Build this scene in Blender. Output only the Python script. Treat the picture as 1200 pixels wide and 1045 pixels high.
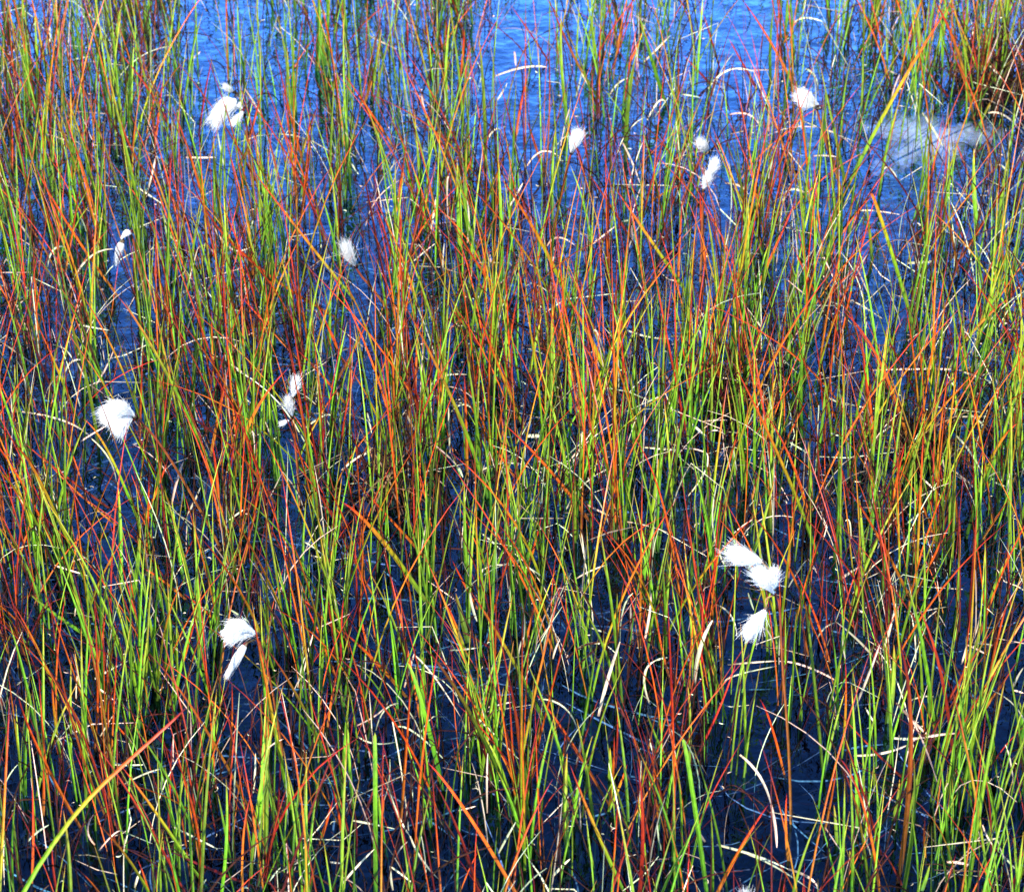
import bpy, math, random
from mathutils import Vector, Matrix, noise
random.seed(11)
R = math.radians
scene = bpy.context.scene
for o in list(bpy.data.objects):
    bpy.data.objects.remove(o)

# ------------------------------------------------------------------ camera, sky, sun, exposure
CAM = Vector((0.0, 0.0, 1.60))
PITCH, VFOV = R(32.0), R(18.0)
PW, PH = 1200.0, 1045.0                      # pixel grid of the photograph
cam = bpy.data.cameras.new("camera"); cam_o = bpy.data.objects.new("camera", cam)
scene.collection.objects.link(cam_o); scene.camera = cam_o
cam_o.location = CAM
cam_o.rotation_euler = (R(90) - PITCH, 0, 0)
cam.sensor_fit = 'VERTICAL'; cam.sensor_height = 24
cam.lens = 12 / math.tan(VFOV / 2)
cam.clip_start = 0.05; cam.clip_end = 3000
cam.dof.use_dof = True; cam.dof.focus_distance = 2.75; cam.dof.aperture_fstop = 14.0
FOC = (PH / 2) / math.tan(VFOV / 2)

SUN_EL, SUN_AZ = R(47), R(214)               # azimuth clockwise from +Y: behind the camera, to its left
world = bpy.data.worlds.new("World"); scene.world = world; world.use_nodes = True
wn = world.node_tree.nodes; wl = world.node_tree.links
for n in list(wn): wn.remove(n)
sky = wn.new('ShaderNodeTexSky'); sky.sky_type = 'NISHITA'; sky.sun_disc = False
sky.sun_elevation = SUN_EL; sky.sun_rotation = SUN_AZ
sky.air_density = 1.0; sky.dust_density = 0.2; sky.ozone_density = 3.0; sky.altitude = 300
bgn = wn.new('ShaderNodeBackground'); bgn.inputs['Strength'].default_value = 0.15
wo = wn.new('ShaderNodeOutputWorld')
wl.new(sky.outputs['Color'], bgn.inputs['Color']); wl.new(bgn.outputs[0], wo.inputs['Surface'])
sun = bpy.data.lights.new("sun", 'SUN'); sun.energy = 4.4; sun.angle = R(0.53); sun.color = (1, 0.95, 0.87)
sun_o = bpy.data.objects.new("sun", sun); scene.collection.objects.link(sun_o)
sd = Vector((math.sin(SUN_AZ) * math.cos(SUN_EL), math.cos(SUN_AZ) * math.cos(SUN_EL), math.sin(SUN_EL)))
sun_o.rotation_euler = sd.to_track_quat('Z', 'Y').to_euler()
scene.view_settings.view_transform = 'Standard'; scene.view_settings.look = 'None'
scene.view_settings.exposure = 1.80; scene.view_settings.gamma = 1.0
scene.cycles.max_bounces = 6; scene.cycles.transparent_max_bounces = 8
scene.cycles.sample_clamp_indirect = 8.0

# ------------------------------------------------------------------ pixel <-> place
FWD = Vector((0, math.cos(PITCH), -math.sin(PITCH)))
UP = Vector((0, math.sin(PITCH), math.cos(PITCH)))
RT = Vector((1, 0, 0))
def ray(px, py): return FWD + RT * ((px - PW / 2) / FOC) + UP * ((PH / 2 - py) / FOC)
def on_water(px, py, z=0.0):
    d = ray(px, py); return CAM + d * ((z - CAM.z) / d.z)
def at_y(px, py, y):
    d = ray(px, py); return CAM + d * (y / d.y)
def project(p):
    v = p - CAM; dz = v.dot(FWD)
    return PW / 2 + v.dot(RT) / dz * FOC, PH / 2 - v.dot(UP) / dz * FOC
def px_size(p): return (p - CAM).dot(FWD) / FOC

# ------------------------------------------------------------------ materials
def mat(name):
    m = bpy.data.materials.new(name); m.use_nodes = True
    nt = m.node_tree; b = nt.nodes['Principled BSDF']; return m, nt, b
def leaf_material(name, rough, spec, spot, transl):
    """leaf colour from its own growth pattern and painted foot shade (attribute), blotched and streaked by noise"""
    m, nt, b = mat(name)
    at = nt.nodes.new('ShaderNodeAttribute'); at.attribute_name = 'tint'
    tc = nt.nodes.new('ShaderNodeTexCoord')
    mp = nt.nodes.new('ShaderNodeMapping'); mp.inputs['Scale'].default_value = (1, 1, 0.35)
    nz = nt.nodes.new('ShaderNodeTexNoise'); nz.inputs['Scale'].default_value = 260; nz.inputs['Detail'].default_value = 4
    rp = nt.nodes.new('ShaderNodeMapRange'); rp.inputs[1].default_value = .3; rp.inputs[2].default_value = .7
    rp.inputs[3].default_value = 1 - spot; rp.inputs[4].default_value = 1 + spot * .55
    mx = nt.nodes.new('ShaderNodeMix'); mx.data_type = 'RGBA'; mx.blend_type = 'MULTIPLY'; mx.inputs[0].default_value = 1
    l = nt.links
    l.new(tc.outputs['Object'], mp.inputs[0]); l.new(mp.outputs[0], nz.inputs['Vector'])
    l.new(nz.outputs[0], rp.inputs[0]); l.new(at.outputs['Color'], mx.inputs[6]); l.new(rp.outputs[0], mx.inputs[7])
    l.new(mx.outputs[2], b.inputs['Base Color'])
    b.inputs['Roughness'].default_value = rough; b.inputs['Specular IOR Level'].default_value = spec
    if transl:
        tr = nt.nodes.new('ShaderNodeBsdfTranslucent'); l.new(mx.outputs[2], tr.inputs[0])
        ms = nt.nodes.new('ShaderNodeMixShader'); ms.inputs[0].default_value = transl
        l.new(b.outputs[0], ms.inputs[1]); l.new(tr.outputs[0], ms.inputs[2])
        l.new(ms.outputs[0], nt.nodes['Material Output'].inputs[0])
    return m
M_LEAF = leaf_material('sedge_leaf', .42, .32, .42, .14)
M_STRAW = leaf_material('dead_straw', .5, .4, .3, .1)
M_LITTER = leaf_material('wet_litter', .7, .05, .5, 0)

M_COT, nt, b = mat('cotton_floss')
nz = nt.nodes.new('ShaderNodeTexNoise'); nz.inputs['Scale'].default_value = 900
cr = nt.nodes.new('ShaderNodeValToRGB'); cr.color_ramp.elements[0].color = (.72, .70, .66, 1); cr.color_ramp.elements[1].color = (.92, .92, .92, 1)
nt.links.new(nz.outputs[0], cr.inputs[0]); nt.links.new(cr.outputs[0], b.inputs['Base Color'])
b.inputs['Roughness'].default_value = .7; b.inputs['Specular IOR Level'].default_value = .2
tr = nt.nodes.new('ShaderNodeBsdfTranslucent'); nt.links.new(cr.outputs[0], tr.inputs[0])
ms = nt.nodes.new('ShaderNodeMixShader'); ms.inputs[0].default_value = .35
nt.links.new(b.outputs[0], ms.inputs[1]); nt.links.new(tr.outputs[0], ms.inputs[2])
nt.links.new(ms.outputs[0], nt.nodes['Material Output'].inputs[0])

M_BED, nt, b = mat('peat_bed')
nz = nt.nodes.new('ShaderNodeTexNoise'); nz.inputs['Scale'].default_value = 9; nz.inputs['Detail'].default_value = 8
tc = nt.nodes.new('ShaderNodeTexCoord'); nt.links.new(tc.outputs['Object'], nz.inputs['Vector'])
cr = nt.nodes.new('ShaderNodeValToRGB'); cr.color_ramp.elements[0].position = .35; cr.color_ramp.elements[1].position = .75
cr.color_ramp.elements[0].color = (.0015, .0015, .002, 1); cr.color_ramp.elements[1].color = (.008, .006, .005, 1)
nt.links.new(nz.outputs[0], cr.inputs[0]); nt.links.new(cr.outputs[0], b.inputs['Base Color'])
b.inputs['Roughness'].default_value = .95; b.inputs['Specular IOR Level'].default_value = 0

M_WATER, nt, b = mat('bog_water')
nt.nodes.remove(b)
l = nt.links
tc = nt.nodes.new('ShaderNodeTexCoord')
n1 = nt.nodes.new('ShaderNodeTexNoise'); n1.inputs['Scale'].default_value = 22; n1.inputs['Detail'].default_value = 3
n2 = nt.nodes.new('ShaderNodeTexNoise'); n2.inputs['Scale'].default_value = 60; n2.inputs['Detail'].default_value = 2
l.new(tc.outputs['Object'], n1.inputs['Vector']); l.new(tc.outputs['Object'], n2.inputs['Vector'])
ad = nt.nodes.new('ShaderNodeMath'); ad.operation = 'MULTIPLY_ADD'; ad.inputs[1].default_value = .12
l.new(n2.outputs[0], ad.inputs[0]); l.new(n1.outputs[0], ad.inputs[2])
bp = nt.nodes.new('ShaderNodeBump'); bp.inputs['Strength'].default_value = 1.0; bp.inputs['Distance'].default_value = .0022
l.new(ad.outputs[0], bp.inputs['Height'])
fr = nt.nodes.new('ShaderNodeFresnel'); fr.inputs['IOR'].default_value = 1.33
gl = nt.nodes.new('ShaderNodeBsdfGlossy'); gl.inputs['Roughness'].default_value = .012; gl.inputs['Color'].default_value = (.21, .48, 1, 1)
tp = nt.nodes.new('ShaderNodeBsdfTransparent'); tp.inputs['Color'].default_value = (.32, .54, .95, 1)
ms = nt.nodes.new('ShaderNodeMixShader')
l.new(bp.outputs[0], gl.inputs['Normal']); l.new(bp.outputs[0], fr.inputs['Normal'])
pw = nt.nodes.new('ShaderNodeMath'); pw.operation = 'POWER'; pw.inputs[1].default_value = 2.5
mu = nt.nodes.new('ShaderNodeMath'); mu.operation = 'MULTIPLY'; mu.inputs[1].default_value = 225.0; mu.use_clamp = True
l.new(fr.outputs[0], pw.inputs[0]); l.new(pw.outputs[0], mu.inputs[0])
l.new(mu.outputs[0], ms.inputs[0]); l.new(tp.outputs[0], ms.inputs[1]); l.new(gl.outputs[0], ms.inputs[2])
l.new(ms.outputs[0], nt.nodes['Material Output'].inputs[0])

M_REFLECTION, nt, b = mat('pale_reflection_film')  # whitish film colour that stands in for a bright reflection
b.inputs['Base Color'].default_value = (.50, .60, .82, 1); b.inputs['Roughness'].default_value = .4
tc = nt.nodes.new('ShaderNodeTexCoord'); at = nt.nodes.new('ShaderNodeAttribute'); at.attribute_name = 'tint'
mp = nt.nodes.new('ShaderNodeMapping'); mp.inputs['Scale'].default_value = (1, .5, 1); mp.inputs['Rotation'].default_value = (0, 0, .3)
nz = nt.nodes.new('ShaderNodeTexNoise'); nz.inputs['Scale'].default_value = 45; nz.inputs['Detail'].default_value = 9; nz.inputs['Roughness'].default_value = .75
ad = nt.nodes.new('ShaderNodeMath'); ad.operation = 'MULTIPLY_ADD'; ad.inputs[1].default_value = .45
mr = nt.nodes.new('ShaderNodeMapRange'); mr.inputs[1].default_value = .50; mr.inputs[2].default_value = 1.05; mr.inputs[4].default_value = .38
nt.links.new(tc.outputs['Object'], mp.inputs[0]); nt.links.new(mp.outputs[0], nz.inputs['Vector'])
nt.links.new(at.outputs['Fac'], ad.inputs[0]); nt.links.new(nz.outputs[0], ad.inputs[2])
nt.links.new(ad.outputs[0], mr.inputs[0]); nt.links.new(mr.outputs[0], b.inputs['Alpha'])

# ------------------------------------------------------------------ mesh helpers
class MB:
    def __init__(s): s.v = []; s.f = []; s.c = []
    def build(s, name, m, parent=None, loc=None):
        me = bpy.data.meshes.new(name)
        org = loc if loc is not None else Vector((0, 0, 0))
        me.from_pydata([tuple(p - org) for p in s.v], [], s.f)
        ca = me.color_attributes.new('tint', 'FLOAT_COLOR', 'POINT')
        flat = []
        for c in s.c: flat += [c[0], c[1], c[2], 1.0]
        if len(s.c) == len(s.v): ca.data.foreach_set('color', flat)
        me.materials.append(m)
        o = bpy.data.objects.new(name, me); scene.collection.objects.link(o)
        if parent is not None: o.parent = parent
        elif loc is not None: o.location = loc
        return o
def tag(o, label=None, cat=None, group=None, kind=None):
    if label: o['label'] = label
    if cat: o['category'] = cat
    if group: o['group'] = group
    if kind: o['kind'] = kind
    return o
def empty(name, loc):
    o = bpy.data.objects.new(name, None); scene.collection.objects.link(o); o.location = loc
    o.empty_display_size = .02; return o
def ramp(stops, t):
    for i in range(len(stops) - 1):
        a, ca = stops[i]; b, cb = stops[i + 1]
        if t <= b:
            k = (t - a) / (b - a) if b > a else 0
            return tuple(ca[j] + (cb[j] - ca[j]) * k for j in range(3))
    return stops[-1][1]
TINT = {  # growth colours; the dark lowest stops also paint shade from neighbouring blades
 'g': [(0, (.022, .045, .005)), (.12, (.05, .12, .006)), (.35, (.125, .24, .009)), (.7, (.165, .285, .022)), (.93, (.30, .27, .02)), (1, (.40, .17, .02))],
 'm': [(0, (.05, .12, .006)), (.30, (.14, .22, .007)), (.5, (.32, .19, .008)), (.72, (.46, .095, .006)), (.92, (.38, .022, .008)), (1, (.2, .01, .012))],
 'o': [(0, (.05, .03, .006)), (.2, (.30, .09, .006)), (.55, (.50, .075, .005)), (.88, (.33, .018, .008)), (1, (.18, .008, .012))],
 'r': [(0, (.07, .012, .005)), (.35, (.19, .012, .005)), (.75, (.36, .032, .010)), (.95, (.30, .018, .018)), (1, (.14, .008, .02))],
 'd': [(0, (.03, .005, .004)), (.5, (.10, .008, .008)), (.8, (.06, .006, .010)), (1, (.015, .004, .008))],
 's': [(0, (.34, .24, .15)), (.2, (.52, .43, .29)), (.8, (.60, .51, .37)), (1, (.56, .46, .34))],
 'G': [(0, (.06, .15, .008)), (.42, (.17, .27, .010)), (.55, (.36, .20, .008)), (.66, (.50, .07, .008)), (.85, (.44, .028, .012)), (1, (.16, .012, .012))],
 'k': [(0, (.008, .005, .004)), (.6, (.022, .008, .006)), (1, (.04, .010, .008))],
 'b': [(0, (.05, .03, .018)), (.5, (.11, .065, .035)), (1, (.08, .045, .025))],
}
def quad(p0, p1, p2, n):
    """curve through p1 at t=.5"""
    c = p1 * 2 - (p0 + p2) * .5
    return [p0 * (1 - t) ** 2 + c * 2 * t * (1 - t) + p2 * t * t for t in [i / n for i in range(n + 1)]]
def prof_leaf(t): return min(1.0, .72 + t * 1.4) * (1 - t ** 2.6) ** .75 + .06
def prof_straw(t): return (.55 + .45 * math.sin(math.pi * min(1, .12 + t * .85))) * (1 if t < .97 else .5)
def add_blade(mb, pts, w, code, prof=prof_leaf, face=None, thick=.5, var=None, twist=0.0):
    """a keeled leaf: flat upper side, ridge beneath; real width and thickness"""
    if var is None: var = random.choice([random.uniform(.35, .8), random.uniform(.7, 1.2), random.uniform(.8, 1.25), random.uniform(1.0, 1.45)])
    hue = random.uniform(-.18, .18)
    n = len(pts); base = len(mb.v); st = TINT[code]
    shift = random.uniform(-.13, .10) if code in 'mgo' else 0
    if face is None:
        face = Vector((random.uniform(-.8, .8), -1, .6))
    for i, p in enumerate(pts):
        t = i / (n - 1)
        tg = (pts[min(i + 1, n - 1)] - pts[max(i - 1, 0)])
        if tg.length < 1e-9: tg = Vector((0, 0, 1))
        tg.normalize()
        s = tg.cross(face)
        if s.length < 1e-4: s = tg.orthogonal()
        s.normalize(); nn = s.cross(tg).normalized()
        if twist:
            a = twist * t; s, nn = s * math.cos(a) + nn * math.sin(a), nn * math.cos(a) - s * math.sin(a)
        ww = w * prof(t) * .5
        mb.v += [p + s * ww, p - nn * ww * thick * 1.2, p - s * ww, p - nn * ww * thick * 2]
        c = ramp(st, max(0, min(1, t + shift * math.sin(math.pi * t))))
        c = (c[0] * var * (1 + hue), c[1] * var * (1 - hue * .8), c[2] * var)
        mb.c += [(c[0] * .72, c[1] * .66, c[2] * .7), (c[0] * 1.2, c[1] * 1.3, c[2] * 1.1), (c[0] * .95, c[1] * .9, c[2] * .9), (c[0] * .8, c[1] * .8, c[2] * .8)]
        if i:
            k = base + i * 4
            mb.f += [(k - 4, k - 3, k + 1, k), (k - 3, k - 2, k + 2, k + 1), (k - 2, k - 1, k + 3, k + 2), (k - 1, k - 4, k, k + 3)]
    k = base + n * 4 - 4; mb.f += [(base + 3, base + 2, base + 1, base), (k, k + 1, k + 2, k + 3)]

# ------------------------------------------------------------------ the setting
def sheet(name, z, m, s=600.0):
    mb = MB(); mb.v = [Vector((-s, -s * .3, z)), Vector((s, -s * .3, z)), Vector((s, s, z)), Vector((-s, s, z))]
    mb.f = [(0, 1, 2, 3)]; mb.c = [(0, 0, 0)] * 4
    return tag(mb.build(name, m), kind='structure')
sheet('bog_bed', -0.16, M_BED)
sheet('water', 0.0, M_WATER)

# ------------------------------------------------------------------ landmarks used in the descriptions
LAND = [
 ((267, 131), 'the drooping double cotton head'), ((947, 117), 'the round cotton head'),
 ((674, 165), 'the small upright cotton tassel'),
 ((830, 205), 'the tall slim cotton tassel'), ((143, 290), 'the twin narrow cotton tassels'),
 ((409, 300), 'the short ragged cotton tassel'), ((343, 467), 'the two stacked cotton tassels'),
 ((138, 490), 'the fan-shaped cotton head'), ((283, 755), 'the arched cotton head'),
 ((890, 690), 'the three-tassel cotton head'), ((1075, 160), 'the pale reflection patch'),
 ((165, 780), 'the bright green tuft'), ((460, 540), 'the green tuft in litter'),
 ((735, 500), 'the fiery red tuft'), ((855, 430), 'the dark-based tuft'),
 ((1080, 470), 'the straw-ringed tuft'), ((610, 870), 'the orange and green tuft'),
 ((1105, 860), 'the lower right tuft'), ((110, 930), 'the big orange foreground leaf'),
 ((40, 110), 'the upper left tuft'), ((1165, 60), 'the upper right tuft'),
 ((1130, 1040), 'the bottom right corner'), ((460, 1045), 'the middle of the bottom edge'),
 ((780, 1045), 'the bottom edge right of centre'), ((1195, 680), 'the middle of the right edge'),
 ((5, 660), 'the middle of the left edge'), ((480, 20), 'the middle of the top edge'),
 ((780, 20), 'the top edge right of centre'), ((600, 290), 'the upper middle of the pool'),
 ((1180, 300), 'the upper right edge'), ((560, 650), 'the middle of the pool'), ((1000, 620), 'the right of the pool'),
]
DIRS = ['right of', 'behind right of', 'behind', 'behind left of', 'left of', 'front left of', 'in front of', 'front right of']
ORD = ['nearest', 'second', 'third', 'fourth', 'fifth', 'sixth', 'seventh', 'eighth', 'ninth', 'tenth', 'eleventh', 'twelfth']
TODO = []          # (object, look words, category, group, pixel)
def describe_later(o, look, cat, group, px): TODO.append((o, look, cat, group, px))
def write_labels():
    bins = {}
    for o, look, cat, group, px in TODO:
        d, (lp, ln) = min(((math.hypot(px[0] - q[0][0], px[1] - q[0][1]), q) for q in LAND), key=lambda z: z[0])
        a = math.atan2(lp[1] - px[1], px[0] - lp[0]); k = int(round(a / (math.pi / 4))) % 8
        where = ('beside ' + ln) if d < 14 else DIRS[k] + ' ' + ln
        bins.setdefault((look, where), []).append((d, o, cat, group))
    for (look, where), L in bins.items():
        L.sort(key=lambda z: z[0])
        for i, (d, o, cat, group) in enumerate(L):
            lab = (look if len(L) == 1 else ORD[min(i, 11)] + ' ' + look) + ' ' + where
            tag(o, lab, cat, group)

# ------------------------------------------------------------------ leaves traced from the photograph, base first
# each block: origin of the block in the photograph; code x y (x y) x y *width ; positions in thirds of a pixel
TRACE = {
(0, 0): """
o 395 1000 240 790 110 560;r 520 600 440 480 375 245;r 610 480 530 330 405 170;g 500 760 380 260;o 720 740 590 350;o 1110 1040 790 830 660 540
m 1194 960 880 590;g 850 200 830 0;g 1110 185 1110 -40 *1.6;o 860 520 920 300;o 540 500 570 270;m 1050 560 1110 370;o 1060 560 1010 380 955 130
r 700 430 745 190;g 180 480 150 160;g 210 400 205 60;o 60 480 50 330 *1.4;o 40 560 40 420;m 260 690 250 560;o 1040 780 1090 400;g 830 700 870 480
r 120 900 100 660;o 230 900 280 620;g 580 1000 590 640;o 590 960 600 520;g 770 760 740 480;g 520 110 500 0 *1.4;g 100 330 85 100;g 130 250 120 40
s 160 975 180 880 230 865;s 235 1030 300 910 395 870;s 745 790 810 870 880 860;s 60 775 110 850;s 855 310 930 440;s 760 460 785 590;s 165 470 245 500
s 650 550 755 550;s 510 690 530 610 545 545;s 480 655 570 715;s 1110 720 1145 620;s 650 1030 665 960 690 870;s 690 870 720 860 760 900;s 0 180 60 170 100 130
s 590 820 610 840 635 835;s 1090 20 1150 60;s 20 690 35 610;s 870 860 885 770;s 660 220 700 180;s 170 90 172 150 *1.4;s 280 760 300 810""",
(400, 0): """
g 415 880 405 560 *1.4;g 200 860 190 560;g 440 830 440 500 *1.3;m 800 1045 690 830 550 610 *1.4;o 580 1040 375 755;o 175 490 0 245;r 435 610 270 350
m 905 340 820 210 720 -20;r 710 180 590 15;o 1010 210 1060 90;g 1000 480 1030 200 *1.3;o 1100 690 1194 640;g 500 470 480 120;g 110 300 140 100
g 30 480 10 30;g 370 350 380 60;g 560 900 550 560;g 790 350 770 40;r 430 330 450 140;o 610 480 655 250;o 90 310 140 130;d 905 390 845 250
r 1000 800 860 600;m 1180 960 960 660 *1.3;g 1130 330 1040 40;o 190 720 230 480;o 260 780 270 620;r 150 960 100 720 75 590;m 390 700 460 540
r 640 700 560 600;g 740 700 750 440;o 700 560 650 420;r 230 150 230 60;o 370 200 330 60;o 410 270 430 100;m 500 720 600 480;o 1180 940 1194 680
s 375 820 370 640 385 638;s 300 850 330 690;s 440 850 440 700;s 365 755 400 770;s 90 120 200 175;s 35 570 60 610;s 540 265 640 235 720 235;s 545 350 580 290
s 510 490 545 450 570 490;s 940 330 970 290 1010 270;s 1060 215 1105 170 1150 125;s 650 580 700 530 760 545;s 720 860 760 830 820 860;s 985 500 1045 640
s 870 860 960 790;s 820 340 840 255;s 840 255 880 320;s 1070 420 1110 355 1135 360;s 430 290 460 275 480 330;s 605 180 610 230;s 525 930 520 890
s 590 720 635 640;s 245 920 330 850;s 355 950 360 850;s 280 330 300 420;s 1020 860 1015 790 *1.5;s 980 775 1010 770""",
(800, 0): """
m 600 590 750 320 940 10 *1.4;m 1010 360 960 170 880 0 *1.4;d 860 800 700 560 480 360;o 400 310 310 150 210 0;r 780 190 600 10;g 430 520 390 250
g 560 560 480 220;g 540 900 560 600;o 530 560 470 390;r 250 280 160 130;r 90 280 0 190;r 120 190 70 40;o 80 900 60 650 *1.3;r 210 880 240 510
o 270 960 400 690;r 480 1040 380 850;m 790 1045 690 750 660 700 *1.2;g 660 860 640 690;o 850 900 870 640;o 990 860 1100 700 1194 540 *1.3
r 1140 1040 1194 980;g 1030 740 1020 520 *1.3;g 1110 760 1140 550;g 920 720 960 520;o 960 920 900 660;g 1130 1010 1130 800;r 1010 640 950 480
r 920 320 850 240;o 1050 340 1120 150;g 830 180 820 20 *1.3;g 1060 210 1070 40;g 310 220 320 20;g 560 420 590 200;g 380 1040 390 900 *1.4
g 250 1040 300 860;g 700 600 760 350;m 1040 420 1110 300;r 1040 520 1130 420;o 500 1040 610 930;r 980 820 930 700;g 480 560 500 300
s 90 310 160 245 250 250;s 250 250 305 380;s 165 400 230 400 270 440;s 300 460 305 360 *1.5;s 430 240 465 270 475 330 *1.6;s 415 450 420 380;s 390 80 430 62 490 75
s 490 75 540 160 580 230;s 545 100 550 50;s 0 330 60 340;s 720 245 750 260;s 730 350 760 260;s 840 395 910 510 *1.5;s 700 600 720 585 750 620
s 600 750 640 735 760 750;s 370 660 420 670 450 700;s 150 640 200 650 230 680;s 370 530 440 620;s 460 545 550 550;s 320 550 300 630;s 1070 395 1130 405 1194 470
s 1030 290 1115 90;s 1075 230 1120 280;s 870 820 910 770;s 950 880 970 780;s 330 340 340 190;s 130 730 200 800;s 600 920 650 1030;s 790 920 880 915 *1.5;s 1100 570 1140 600""",
(0, 350): """
m 740 570 560 220 410 -10 *1.3;r 370 720 200 600 80 500;o 390 770 230 640 130 520;m 480 760 380 540 290 420;d 800 520 760 480 630 390;o 950 690 860 570 760 480
m 820 640 870 440 1010 240 *1.3;o 740 520 800 230 *1.3;o 760 760 740 500 *1.2;g 970 620 940 320;g 1010 640 970 460;m 1050 540 1100 440 1190 300
o 1040 200 950 110 840 -10;o 1194 340 1030 170;o 1194 190 1100 0;g 210 470 190 180;g 330 430 240 60 *1.2;g 670 360 690 80 *1.4;g 570 520 560 260
o 490 420 500 150;m 750 260 740 40;r 870 120 840 40;g 460 1040 490 800 *1.4;g 420 960 410 640 *1.3;g 560 1040 540 900;o 510 900 520 620
o 610 960 680 830;m 310 1000 140 640 40 520;o 250 960 270 820;o 230 960 210 800;o 60 900 130 700;r 100 980 50 860 0 750;g 640 960 600 700
o 850 900 920 560;r 1060 1000 960 830 900 690;r 1194 820 1120 690 1040 590;g 1060 900 1070 700;m 260 380 130 90;g 40 420 50 230;d 190 330 80 60
o 640 1040 560 980 480 930;o 510 740 600 520;r 790 520 800 330
s 90 390 85 290 60 220;s 185 160 230 180 255 220;s 225 260 250 220 290 215;s 270 225 310 310;s 270 90 380 110;s 230 160 260 125;s 335 300 370 240 400 170
s 75 395 230 430 320 490;s 320 490 380 560 405 640;s 280 500 370 445;s 600 720 640 570 *1.4;s 650 760 700 660;s 540 840 560 740;s 870 480 885 470 890 540
s 800 225 850 260 900 300;s 815 190 825 150;s 1070 450 1130 410 1160 410;s 1060 270 1150 215;s 780 790 850 740 870 740;s 250 920 340 890;s 180 930 310 970
s 680 1010 682 980 *2;s 780 1000 800 950;s 835 1040 838 940;s 50 650 85 740;s 1060 850 1110 880 1190 950;s 25 600 35 330;s 0 150 60 190 130 240""",
(400, 350): """
m 960 370 900 200 790 -10 *1.7;o 440 600 430 260 *1.2;m 500 640 400 380 210 0 *1.2;r 480 150 360 0;o 520 470 440 300;m 645 460 560 260 480 60;o 760 420 690 260
o 600 610 520 500;o 850 740 720 590 560 430 *1.5;r 1015 420 950 40;g 1020 760 990 540 *1.3;g 1080 780 1110 560;g 1060 960 1100 760 *1.2;o 720 780 720 600
o 660 900 700 760;o 280 880 180 780 60 650 *1.2;m 290 1040 130 830 0 710 *1.6;o 330 960 250 860;o 460 1040 380 900;o 120 1040 0 830;r 255 800 250 560
g 440 970 430 640;g 590 880 580 600;g 640 980 690 770;g 520 700 500 500;g 300 450 310 250;g 730 310 735 60 *1.4;g 690 280 660 100;g 800 360 790 60
m 890 370 940 240;r 590 350 595 120;o 0 240 100 60;r 30 340 30 60;o 180 340 150 0;o 260 300 270 60;o 520 120 560 0;r 580 180 615 0;g 660 240 700 60
o 1180 1000 1120 700 1020 480;r 1050 960 980 830
s 380 540 375 380;s 300 330 345 275 440 265;s 380 400 430 370 480 410;s 310 500 410 590;s 410 590 425 625 *2;s 225 400 290 500 *1.3;s 300 420 305 310
s 545 990 540 700;s 490 820 560 880;s 500 1000 505 940 620 935;s 620 935 670 950 720 990;s 650 480 695 480 *2;s 780 600 840 520 960 430;s 840 510 845 460 *2
s 880 125 900 130 940 280;s 820 400 830 270 850 180;s 490 600 560 575 620 580;s 620 640 660 660;s 860 720 940 760;s 980 100 1060 130 1150 140;s 1155 130 1194 130 *1.5
s 1060 520 1194 530;s 1085 1040 1088 980 *2.4;s 820 980 930 930;s 840 820 850 900;s 1000 780 1150 820;s 90 400 105 470;s 60 560 110 520;s 0 600 80 540;s 110 600 160 560;s 20 400 100 430""",
(800, 350): """
d 190 400 90 260 0 130 *1.2;m 460 850 350 580 170 210 *1.3;o 330 560 440 350;g 560 900 565 440;g 690 1040 710 820 *1.4;m 960 1040 970 760 *1.3
g 1000 800 1060 640 1090 560;m 1020 720 1090 540 1180 430 *1.3;o 800 520 700 240 560 40 *1.3;o 660 480 630 220 *1.5;r 640 460 620 100;r 860 400 760 220 700 100
o 790 500 850 360;g 830 520 900 300;m 940 220 1020 110 1140 0 *1.3;g 450 680 440 500 *1.2;g 470 560 500 300;g 420 400 430 60;g 370 180 390 20;g 190 260 180 40 *1.4
g 290 480 330 260;o 565 420 570 200;r 480 700 470 450;r 580 680 530 500;o 800 1040 690 840 570 650 *1.2;o 720 780 780 500 *1.2;o 810 860 830 660;o 830 1000 950 760
r 760 860 750 700;r 930 720 900 560;o 960 800 940 600;o 1050 830 1150 690 *1.3;r 1150 1040 1140 850;g 1080 1040 1140 900;o 590 590 640 430;m 310 800 310 660 *1.5
g 240 900 320 640;o 370 940 360 700;o 100 730 200 430;r 100 900 40 600;o 60 830 0 760;g 30 980 40 850;g 640 920 620 700;r 1080 440 1110 300;g 1120 240 1130 40
o 250 660 290 530
s 665 250 860 245 970 250;s 970 250 1080 290;s 1040 270 1100 260;s 490 325 560 365 730 390;s 370 500 450 550;s 620 400 670 490;s 960 480 1055 630 *1.3
s 930 590 1040 680;s 830 620 920 710;s 910 550 920 640;s 20 430 80 480 *1.4;s 70 430 155 425;s 80 490 110 460 155 480;s 150 290 170 230 210 260;s 210 300 270 285
s 20 690 80 600 85 540;s 85 540 40 525 0 525;s 180 980 110 830 120 650 *1.2;s 175 510 190 600;s 180 820 250 770;s 370 1010 435 915 *1.3;s 440 910 470 960
s 540 990 615 940 *1.5;s 590 840 585 780 570 778;s 305 150 330 210 *1.3;s 250 60 280 110;s 590 5 700 70;s 980 110 1055 165;s 1040 240 1055 170;s 1130 690 1150 600 *1.5
s 1090 640 1140 660;s 780 790 850 740;s 360 450 380 430;s 520 470 550 480;s 690 470 740 440;s 1000 400 1070 460""",
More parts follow.
